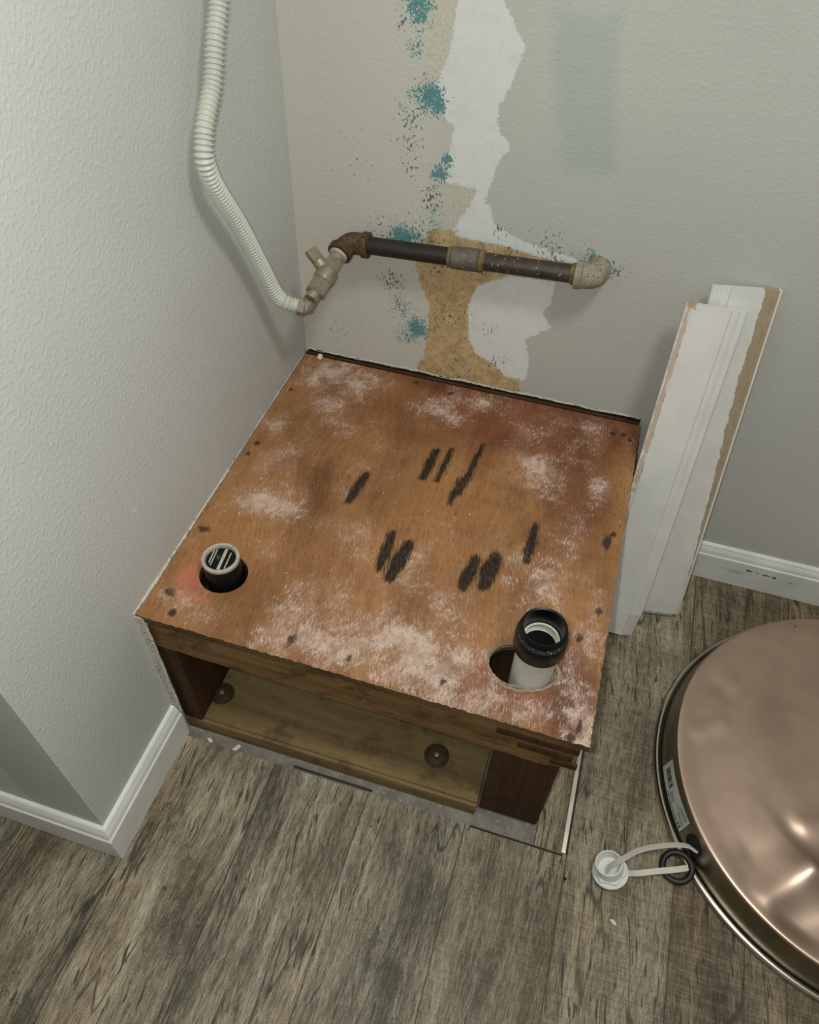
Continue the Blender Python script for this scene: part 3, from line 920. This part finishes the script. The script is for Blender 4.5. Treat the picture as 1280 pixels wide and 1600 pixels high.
p2 = thing('drain_pipe', 'white pipe with a black coupling on top at the front right of the platform', 'pipe', (0.5255, -0.529, 0.2765))
lathe('pipe', (0.5255, -0.529, 0.2765), (0, 0, 1), [(0, 0.0262), (0.128, 0.0262), (0.128, 0.0220), (0.05, 0.0220)], M['white_pvc'], p2, 48)
lathe('coupling', (0.5255, -0.529, 0.3985), (0, 0, 1), [(0, 0.0266), (0, 0.0308), (0.002, 0.0322), (0.026, 0.0322), (0.030, 0.0310), (0.0325, 0.0292), (0.0345, 0.0285), (0.042, 0.0283), (0.0435, 0.0272), (0.0425, 0.0248), (0.036, 0.0238), (0.012, 0.0238), (0.008, 0.0262)], M['abs'], p2, 56, cap=False)
lathe('dusty_shoulder', (0.5255, -0.529, 0.4283), (0, 0, 1), [(0, 0.0315), (0.002, 0.0309), (0.0042, 0.0292), (0.0052, 0.0290)], M['abs_dusty'], p2, 56, cap=False)
lathe('inner_sleeve', (0.5255, -0.529, 0.402), (0, 0, 1), [(0, 0.0205), (0, 0.0232), (0.013, 0.0232), (0.013, 0.0205)], M['white_pvc'], p2, 48, cap=False)
lathe('inner_dark', (0.5255, -0.529, 0.330), (0, 0, 1), [(0, 0.0), (0.0, 0.0204), (0.072, 0.0204), (0.072, 0.0198), (0.002, 0.0198), (0.002, 0.0)], M['dark'], p2, 40, cap=False)

# ------------------------------------------------------------------ iron pipe on the back wall
ip = thing('iron_pipe', 'black iron pipe with fittings and shutoff valve along the back wall', 'pipe', (0.3, -0.045, 0.61))
PA, PB = Vector((0.112, -0.027, 0.5885)), Vector((0.462, -0.027, 0.6055))
dx_ = (PB - PA).normalized()
MID = 0.184


def along(t):
    return PA + dx_ * t


lathe('pipe', along(0.012), dx_, [(0, 0.0134), (0.148, 0.0134)], M['black_iron'], ip, 36)
lathe('pipe', along(0.200), dx_, [(0, 0.0134), (0.145, 0.0134)], M['worn_iron'], ip, 36)
lathe('coupling', along(0.154), dx_, [(0, 0.0140), (0.002, 0.0168), (0.041, 0.0168), (0.043, 0.0140)], M['grey_iron'], ip, 36)
for t, w, r in ((0.149, 0.006, 0.0152), (0.196, 0.010, 0.0168), (0.334, 0.008, 0.0156)):
    lathe('thread_sealant', along(t), dx_, [(0, 0.0137), (w * 0.3, r), (w * 0.7, r), (w, 0.0137)], M['dope'], ip, 28)
# right elbow bending into the wall
arc = [along(0.356) + dx_ * (0.015 * math.sin(a)) + Vector((0, 0.015 * (1 - math.cos(a)), 0)) for a in [i * math.pi / 2 / 14 for i in range(15)]]
arc = [along(0.342)] + arc + [arc[-1] + Vector((0, 0.022, 0))]
bm = sweep_bm(bmesh.new(), arc, lambda i: 0.0185, 32)
lathe_bm(bm, along(0.340), dx_, [(0, 0.0150), (0.001, 0.0205), (0.010, 0.0205), (0.012, 0.0180)], 32)
from_bm('elbow', bm, M['elbow'], ip, True)
# left elbow: from along the wall to out into the room
vd = Vector((-0.020, -0.115, -0.041)).normalized()
E0 = along(0.008)
c0 = E0 - dx_ * 0.0
q = [E0 + dx_ * 0.010, E0, E0 - dx_ * 0.010, E0 - dx_ * 0.017 + vd * 0.004, E0 - dx_ * 0.021 + vd * 0.012, E0 - dx_ * 0.023 + vd * 0.024]
pts, _ = spline(q, 22)
bm = sweep_bm(bmesh.new(), pts, lambda i: 0.0168, 32)
lathe_bm(bm, E0 + dx_ * 0.004, dx_, [(0, 0.0165), (0.001, 0.0198), (0.010, 0.0198), (0.011, 0.0150)], 32)
lathe_bm(bm, pts[-1] - vd * 0.010, vd, [(0, 0.0165), (0.001, 0.0194), (0.011, 0.0194), (0.012, 0.0150)], 32)
from_bm('elbow', bm, M['rust'], ip, True)['label'] = 'rusty brown elbow at the left end'
V0 = pts[-1]
lathe('thread_sealant', V0 + vd * 0.0015, vd, [(0, 0.0120), (0.001, 0.0150), (0.005, 0.0142), (0.006, 0.0120)], M['rim'], ip, 24)
lathe('nipple', V0 + vd * 0.002, vd, [(0, 0.0115), (0.016, 0.0115)], M['brass'], ip, 28)
vb = bmesh.new()
lathe_bm(vb, V0 + vd * 0.015, vd, [(0, 0.0120), (0.002, 0.0140), (0.020, 0.0140), (0.022, 0.0125)], flats=6)
lathe_bm(vb, V0 + vd * 0.034, vd, [(0, 0.0120), (0.004, 0.0155), (0.018, 0.0160), (0.024, 0.0150), (0.026, 0.0125)], 30)
lathe_bm(vb, V0 + vd * 0.058, vd, [(0, 0.0125), (0.0015, 0.0158), (0.022, 0.0158), (0.024, 0.0130)], flats=6)
valve = from_bm('valve_body', vb, M['brass'], ip, True, 25)
sd = Vector((-0.72, 0.25, 0.62)).normalized()
hv = V0 + vd * 0.040
lathe('valve_stem', hv + sd * 0.008, sd, [(0, 0.0100), (0.014, 0.0100), (0.0155, 0.0085)], M['brass'], valve, 24)
bm = box_bm(bmesh.new(), (-0.0095, -0.0042, 0.0), (0.0095, 0.0042, 0.021), 0.002)
hb = from_bm('valve_handle', bm, M['brass'], valve, True)
hb.matrix_parent_inverse = Matrix.Identity(4)
hb.matrix_world = Matrix.Translation(hv + sd * 0.022) @ sd.to_track_quat('Z', 'Y').to_matrix().to_4x4()
V1 = V0 + vd * 0.080
lathe('outlet_nipple', V1, vd, [(0, 0.0098), (0.014, 0.0098)], M['brass'], ip, 26)

# flexible hose
HX = 0.026
END = V1 + vd * 0.024 + Vector((-0.010, 0.0, -0.006))
hose_pts = [(0.026, -0.100, 1.30), (0.026, -0.150, 1.12), (0.026, -0.178, 1.00), (0.026, -0.197, 0.948), (0.026, -0.217, 0.916), (0.027, -0.240, 0.877), (0.0275, -0.275, 0.838), (0.028, -0.281, 0.795), (0.028, -0.229, 0.706), (0.029, -0.189, 0.628), (0.034, -0.161, 0.563), (0.045, -0.152, 0.546), tuple(END)]
hs = thing('flexible_hose', 'ribbed white flexible hose curving down the left wall to the valve', 'hose', (0.026, -0.2, 0.9))
L_ = spline(hose_pts, 50)[1]
NR = int(L_ / 0.0056)
pts, _ = spline(hose_pts, NR * 8 + 1)
bm = sweep_bm(bmesh.new(), pts, lambda i: 0.0108 + 0.00125 * math.cos(2 * math.pi * i / 8), 24)
from_bm('hose_tube', bm, M['hose'], hs, True, 80)
ed = (END - Vector(pts[-6])).normalized()
turn, _ = spline([END - ed * 0.004, END + ed * 0.006, V1 + vd * 0.0155], 12)
bm = sweep_bm(bmesh.new(), turn, lambda i: 0.0100, 24)
lathe_bm(bm, END - ed * 0.006, ed, [(0, 0.0118), (0.001, 0.0136), (0.010, 0.0136), (0.012, 0.0105)], flats=8)
from_bm('end_fitting', bm, M['brass'], hs, True, 40)['label'] = 'dull brass hose end fitting'


# ------------------------------------------------------------------ loose moulding boards leaning in the corner
def painted_board(name, chips, bare):
    """chips: noise amount of bare wood; bare: board-local stripe (u0, u1) that shows bare wood"""
    m = Mat(name)
    n1 = m.noise(60, 4, 0.65)
    n2 = m.noise(14, 3, 0.6)
    c = m.mix(m.sm(n2, 0.3, 0.7), srgb(203, 202, 194), srgb(212, 211, 204))
    for u0, u1, v0, v1, amt, colr in bare:
        du = m.math('MINIMUM', m.x - u0, u1 - m.x)
        dv = m.math('MINIMUM', m.y - v0, v1 - m.y)
        d = m.math('MINIMUM', du, dv) + (n1 - 0.5) * 0.014 + (n2 - 0.5) * 0.006
        c = m.mix(m.sm(d, -0.0008, 0.0012) * amt, c, colr)
    if chips == 2:
        wdt = m.sm(m.y, 0.10, 0.55, 0.001, 0.019) + (m.noise(30, 5, 0.75) - 0.5) * 0.016
        d = m.math('MINIMUM', m.x - (0.0895 - wdt), 0.0905 - m.x)
        c = m.mix(m.sm(d, -0.0003, 0.0006) * 0.9, c, m.mix(m.noise(80, 4, 0.7), srgb(120, 98, 66), srgb(176, 156, 122)))
    c = m.mix(m.sm(m.noise(190, 2), 0.755, 0.78) * 0.7, c, srgb(110, 100, 84))
    return m.out(c, 0.45, normal=m.bump(n1, 0.1, 0.001))


PROF = [(0.000, 0.0), (0.000, 0.0095), (0.001, 0.0105), (0.0085, 0.0105), (0.0095, 0.0118), (0.062, 0.0122), (0.0635, 0.0095), (0.0655, 0.0088), (0.0670, 0.0094), (0.0715, 0.0086), (0.0755, 0.0066), (0.0775, 0.0060), (0.0785, 0.0066), (0.0830, 0.0058), (0.0850, 0.0040), (0.0850, 0.0)]


def board(name, bl, up, right, length, width, mat, flip, label, notch=None, jag=0.0):
    """local frame: x across, y along the board, z out of its face"""
    up = Vector(up).normalized()
    right = Vector(right)
    right = (right - up * right.dot(up)).normalized()
    face = right.cross(up).normalized()
    prof = [(u * width / 0.085, t) for u, t in PROF]
    if flip:
        prof = [(width - u, t) for u, t in prof][::-1]
    ns = 60
    bm = bmesh.new()
    rings = []
    for s in range(ns + 1):
        v = length * s / ns
        rg = []
        for u, t in prof:
            vv = v + (jag * (rr.random() - 0.2) if s == 0 else 0)
            uu, tt = u, t
            if notch and v < notch[1] and u > notch[0]:
                uu = notch[0] + (u - notch[0]) * max(0.0, (v / notch[1]) * 0.9) + rr.uniform(0, 0.0006)
                tt = min(t, 0.008) if v > 0.004 else t
            rg.append(bm.verts.new((uu, vv, tt)))
        rings.append(rg)
    n = len(prof)
    for a, b in zip(rings[:-1], rings[1:]):
        for i in range(n):
            bm.faces.new((a[i], a[(i + 1) % n], b[(i + 1) % n], b[i]))
    bm.faces.new(rings[0])
    bm.faces.new(rings[-1][::-1])
    o = from_bm(name, bm, mat)
    o.matrix_world = Matrix.Translation(bl) @ Matrix((right, up, face)).transposed().to_4x4()
    return tag(o, label, 'board')


bare = srgb(158, 134, 100)
mb = painted_board('peeling_board_paint', 2, [(-0.02, 0.2, -0.02, 0.006, 0.6, srgb(128, 118, 100)), (0.02, 0.03, 0.1, 0.11, 0.5, bare)])
ma = painted_board('scuffed_board_paint', 1, [(0.002, 0.009, 0.30, 0.64, 0.75, srgb(176, 150, 126)), (0.0, 0.014, 0.612, 0.65, 0.8, srgb(168, 142, 108)), (0.062, 0.085, -0.01, 0.05, 0.5, srgb(180, 172, 158))])
# rear board, tilted to the right at its foot
Bbl, Btl = Vector((0.682, -0.132, 0.001)), Vector((0.6415, -0.0165, 0.622))
Bbr, Btr = Vector((0.776, -0.118, 0.001)), Vector((0.7355, -0.0145, 0.632))
board('moulding_board', Bbl, Btl - Bbl, Bbr - Bbl, (Btl - Bbl).length, 0.094, mb, True, 'taller white moulding board with a bare brown strip down its right edge, behind the other', jag=0.004)
# front board, beside the platform
Abl, Atl = Vector((0.619, -0.190, 0.001)), Vector((0.6135, -0.034, 0.600))
board('moulding_board', Abl, Atl - Abl, Vector((1, 0.0, 0.01)), (Atl - Abl).length, 0.0845, ma, False, 'shorter white moulding board leaning in front, against the right side of the platform', notch=(0.078, 0.055))

# ------------------------------------------------------------------ upturned drain pan
PC = Vector((1.081, -0.391, 0))
pan = thing('drain_pan', 'upturned round metal drain pan, top painted with a warm reflection, on the plank floor', 'pan', PC)
RT, RB, ZP = 0.3005, 0.3135, 0.062


def dent(x, y):
    """height of the sheet (m): shallow waves, creases and kicked-in ridges"""
    z = 0.0
    z += 0.0016 * math.sin(9 * x + 4 * y + 0.6) + 0.0011 * math.sin(14 * y - 7 * x + 1.1) + 0.0006 * math.sin(25 * x + 12 * y)
    def ridge(ax, ay, bx, by, w, h):
        ex, ey = bx - ax, by - ay
        t = max(0.0, min(1.0, ((x - ax) * ex + (y - ay) * ey) / (ex * ex + ey * ey)))
        d = math.hypot(x - ax - ex * t, y - ay - ey * t)
        return h * math.exp(-(d / w) ** 2)
    z += ridge(-0.165, -0.225, -0.105, -0.165, 0.020, 0.0055)
    z += ridge(-0.105, -0.165, -0.02, -0.15, 0.022, 0.0065)
    z -= ridge(-0.13, -0.255, -0.05, -0.20, 0.030, 0.0070)
    z -= ridge(-0.18, -0.165, -0.13, -0.12, 0.022, 0.0035)
    z += ridge(-0.11, -0.10, -0.07, -0.085, 0.016, 0.0030)
    z += ridge(-0.27, 0.005, -0.235, 0.03, 0.014, 0.0016)
    z -= ridge(-0.245, 0.10, -0.225, 0.085, 0.018, 0.0016)
    z += ridge(-0.20, -0.02, -0.17, 0.06, 0.045, 0.0022)
    s_ = (x + 0.105) * 0.72 + (y + 0.165) * 0.69
    l_ = (x + 0.105) * 0.69 - (y + 0.165) * 0.72
    z += 0.0078 * math.exp(-(s_ / (0.045 if s_ < 0 else 0.014)) ** 2) * math.exp(-((l_ - 0.02) / 0.075) ** 2)
    return z


bm = bmesh.new()
NS, NRAD = 220, 84
ctr = bm.verts.new((0, 0, ZP + dent(0, 0)))
prev = None
for k in range(1, NRAD + 1):
    r = RT * k / NRAD
    fall = min(1.0, (RT - r) / 0.03)
    fall = fall * fall * (3 - 2 * fall)
    ring = [bm.verts.new((r * math.cos(2 * math.pi * i / NS), r * math.sin(2 * math.pi * i / NS), ZP + fall * dent(r * math.cos(2 * math.pi * i / NS), r * math.sin(2 * math.pi * i / NS)))) for i in range(NS)]
    for i in range(NS):
        j = (i + 1) % NS
        if prev is None:
            bm.faces.new((ctr, ring[i], ring[j]))
        else:
            bm.faces.new((prev[i], ring[i], ring[j], prev[j]))
    prev = ring
# rounded shoulder
for dr, dz in ((0.0016, -0.0006), (0.0028, -0.0020), (0.0032, -0.0040)):
    ring = [bm.verts.new(((RT + dr) * math.cos(2 * math.pi * i / NS), (RT + dr) * math.sin(2 * math.pi * i / NS), ZP + dz)) for i in range(NS)]
    for i in range(NS):
        j = (i + 1) % NS
        bm.faces.new((prev[i], ring[i], ring[j], prev[j]))
    prev = ring
for v in bm.verts:
    v.co += PC
from_bm('bottom_panel', bm, M['pan_top'], pan, True, 60)['label'] = 'dented sheet with a warm reflection painted in'
lathe('side_wall', PC, (0, 0, 1), [(0.005, RB), (0.030, (RT + RB) / 2 + 0.0022), (ZP - 0.0075, RT + 0.0036), (ZP - 0.0040, RT + 0.0022)], M['pan_side'], pan, 200, cap=False)
bm = bmesh.new()
Rb, rb = 0.3195, 0.0052
circ = [PC + Vector((Rb * math.cos(2 * math.pi * i / 220), Rb * math.sin(2 * math.pi * i / 220), rb)) for i in range(220)]
rings = []
for i, p in enumerate(circ):
    a = 2 * math.pi * i / 220
    d = Vector((math.cos(a), math.sin(a), 0))
    rings.append([bm.verts.new(p + d * rb * math.cos(2 * math.pi * k / 14) + Vector((0, 0, rb * math.sin(2 * math.pi * k / 14)))) for k in range(14)])
for i in range(220):
    a_, b_ = rings[i], rings[(i + 1) % 220]
    for k in range(14):
        bm.faces.new((a_[k], a_[(k + 1) % 14], b_[(k + 1) % 14], b_[k]))
from_bm('rolled_rim', bm, M['pan_bead'], pan, True, 80)


def on_side(deg, z, off=0.0):
    a = math.radians(deg)
    r = RB + (RT + 0.0036 - RB) * (z - 0.005) / (ZP - 0.0125) + off
    return PC + Vector((r * math.cos(a), r * math.sin(a), z))


def side_patch(bm, d0, d1, z0, z1, off, n=14):
    lo = [bm.verts.new(on_side(d0 + (d1 - d0) * i / n, z0, off)) for i in range(n + 1)]
    hi = [bm.verts.new(on_side(d0 + (d1 - d0) * i / n, z1, off)) for i in range(n + 1)]
    for i in range(n):
        bm.faces.new((lo[i], lo[i + 1], hi[i + 1], hi[i]))


S0, S1 = -171.0, -152.0
bm = bmesh.new()
side_patch(bm, S0, S1, 0.015, 0.0485, 0.0008, 30)
sticker = from_bm('sticker', bm, M['label'], pan, True)
bm = bmesh.new()
q = S0 + 1.7
rb2 = random.Random(12)
while q < S0 + 7.6:
    w = rb2.choice((0.16, 0.28, 0.45))
    side_patch(bm, q, q + w, 0.0250, 0.0380, 0.0011, 2)
    q += w + rb2.choice((0.1, 0.16, 0.24))
from_bm('barcode', bm, M['ink'], sticker)
bm = bmesh.new()
for row, (z0, z1, a0, a1) in enumerate(((0.0175, 0.0205, S0 + 7.6, S1 - 3.0),)):
    q = a0
    while q < a1:
        w = rb2.uniform(0.16, 0.4)
        side_patch(bm, q, q + w, z0, z1, 0.0011, 2)
        q += w + 0.10 + (0.25 if rb2.random() < 0.2 else 0)
side_patch(bm, S1 - 2.4, S1 - 0.8, 0.0170, 0.0180, 0.0011, 3)
side_patch(bm, S1 - 2.4, S1 - 0.8, 0.0225, 0.0235, 0.0011, 3)
side_patch(bm, S1 - 2.4, S1 - 2.0, 0.0180, 0.0225, 0.0011, 3)
side_patch(bm, S1 - 1.2, S1 - 0.8, 0.0180, 0.0225, 0.0011, 3)
from_bm('bold_text', bm, M['ink'], sticker)
for block in (((0.0245, S0 + 8.4, S0 + 11.6), (0.0275, S0 + 8.4, S0 + 11.4), (0.0305, S0 + 8.6, S0 + 11.0)),
              ((0.0330, S0 + 12.0, S1 - 3.5), (0.0375, S1 - 5.4, S1 - 0.8), (0.0405, S1 - 5.0, S1 - 0.8), (0.0435, S1 - 4.4, S1 - 1.0), (0.0270, S1 - 4.4, S1 - 0.8), (0.0300, S1 - 4.0, S1 - 0.8))):
    bm = bmesh.new()
    for z0, a0, a1 in block:
        q = a0
        while q < a1:
            w = rb2.uniform(0.12, 0.3)
            side_patch(bm, q, q + w, z0, z0 + 0.0016, 0.0011, 1)
            q += w + 0.09
    from_bm('small_print', bm, M['ink_grey'], sticker)
# outlet hole with pressed lip
hc = on_side(-147.0, 0.034, 0.0004)
hn = Vector((math.cos(math.radians(-147)), math.sin(math.radians(-147)), 0.24)).normalized()
lathe('outlet_hole', hc, hn, [(0.0, 0.0160), (0.0006, 0.0165), (0.0012, 0.0150), (0.0007, 0.001)], M['dark'], pan, 32)

# ------------------------------------------------------------------ plastic drain fitting, its strap and gasket
fx = Vector((-0.30, 0.09, 0.95)).normalized()
F0 = Vector((0.7125, -0.6270, 0.0088))
fit = thing('drain_fitting', 'white plastic drain fitting with hex flange lying left of the pan', 'fitting', F0)
lathe('hex_flange', F0, fx, [(0, 0.020), (0, 0.0255), (0.002, 0.0265), (0.0045, 0.0265), (0.0055, 0.0255)], M['white_plastic'], fit, 48)
lathe('hex_nut', F0 + fx * 0.0055, fx, [(0, 0.0240), (0.0045, 0.0240), (0.0055, 0.0225)], M['white_plastic'], fit, flats=6)
lathe('cup', F0 + fx * 0.0095, fx, [(0, 0.0195), (0.019, 0.0200), (0.0205, 0.0196), (0.0205, 0.0176), (0.004, 0.0168), (0.003, 0.010), (0.003, 0.002)], M['white_plastic'], fit, 48)

F1 = F0 + fx * 0.0095
hp = on_side(-146.0, 0.032, -0.002)
loop = [F1 + fx * 0.006 + Vector((-0.004, -0.007, 0)), F1 + fx * 0.018 + Vector((0.004, -0.001, 0.001)), F1 + fx * 0.027 + Vector((0.017, 0.006, 0.002)), Vector((0.745, -0.594, 0.044)), Vector((0.780, -0.577, 0.046)), Vector((0.810, -0.5665, 0.0415)), on_side(-145.5, 0.034, 0.002), on_side(-145.0, 0.031, -0.012)]
strap = thing('plastic_strap', 'ivory plastic strap looping from the white fitting into the pan outlet', 'strap', (0.76, -0.59, 0))
sec = [(-0.0014, -0.0042), (0.0014, -0.0042), (0.0014, 0.0042), (-0.0014, 0.0042)]
pts, _ = spline(loop, 60)
bm = sweep_bm(bmesh.new(), pts, None, shape=sec, up0=(-0.2, 0.4, 0.9))
from_bm('upper_band', bm, M['tie'], strap, True, 50)
low = [F0 + Vector((0.022, 0.004, 0.006)), Vector((0.752, -0.6150, 0.0075)), Vector((0.780, -0.6045, 0.0125)), Vector((0.797, -0.5985, 0.0150)), Vector((0.812, -0.5920, 0.0150)), Vector((0.8215, -0.5870, 0.0135))]
pts, _ = spline(low, 40)
bm = sweep_bm(bmesh.new(), pts, None, shape=sec, up0=(0, 0, 1))
from_bm('lower_band', bm, M['tie'], strap, True, 50)

rgc = Vector((0.8065, -0.5890, 0.0110))
rn = Vector((-0.16, -0.10, 0.98)).normalized()
ra, rbv, _ = frame_of(rn)
bm = bmesh.new()
rings = []
for i in range(64):
    a = 2 * math.pi * i / 64
    d = ra * math.cos(a) + rbv * math.sin(a)
    rings.append([bm.verts.new(rgc + d * (0.0208 + 0.0048 * math.cos(2 * math.pi * k / 14)) + rn * 0.0042 * math.sin(2 * math.pi * k / 14)) for k in range(14)])
for i in range(64):
    a_, b_ = rings[i], rings[(i + 1) % 64]
    for k in range(14):
        bm.faces.new((a_[k], a_[(k + 1) % 14], b_[(k + 1) % 14], b_[k]))
tag(from_bm('rubber_gasket', bm, M['rubber'], None, True, 80), 'black rubber gasket ring on the strap at the pan rim', 'gasket')


# ------------------------------------------------------------------ crumbs of plaster
def chip(name, loc, size, seed, label, cat='chip', group=None, mat=None):
    r_ = random.Random(seed)
    bm = bmesh.new()
    bmesh.ops.create_icosphere(bm, subdivisions=2, radius=1.0)
    for v in bm.verts:
        k = 1 + r_.uniform(-0.22, 0.22)
        v.co = Vector((v.co.x * size[0] * k, v.co.y * size[1] * k, max(-size[2] * 0.55, v.co.z * size[2] * k)))
    for v in bm.verts:
        v.co.z += size[2] * 0.55
    o = from_bm(name, bm, mat or M['chip'], None, False)
    o.location = loc
    o.rotation_euler = (0, 0, r_.uniform(0, 3))
    return tag(o, label, cat, group)


chip('plaster_chip', (0.032, -0.016, H + 0.0002), (0.0072, 0.005, 0.004), 4, 'white plaster chip on the platform top near the back left corner')
chip('plaster_crumb', (0.052, -0.6165, 0.0002), (0.006, 0.003, 0.0025), 9, 'pale crumb on the floor edge in front of the platform, leftmost', 'crumb')
chip('plaster_crumb', (0.100, -0.6150, 0.0002), (0.008, 0.0035, 0.002), 11, 'larger pale crumb on the floor edge in front of the platform', 'crumb')
chip('dirt_crumb', (0.650, -0.653, 0.0002), (0.0026, 0.0022, 0.002), 13, 'tiny black crumb on the floor below the metal edging strip', 'crumb', None, M['rubber'])
chip('plaster_crumb', (0.726, -0.690, 0.0002), (0.0025, 0.005, 0.0012), 17, 'thin pale crumb on the floor below the white fitting', 'crumb')
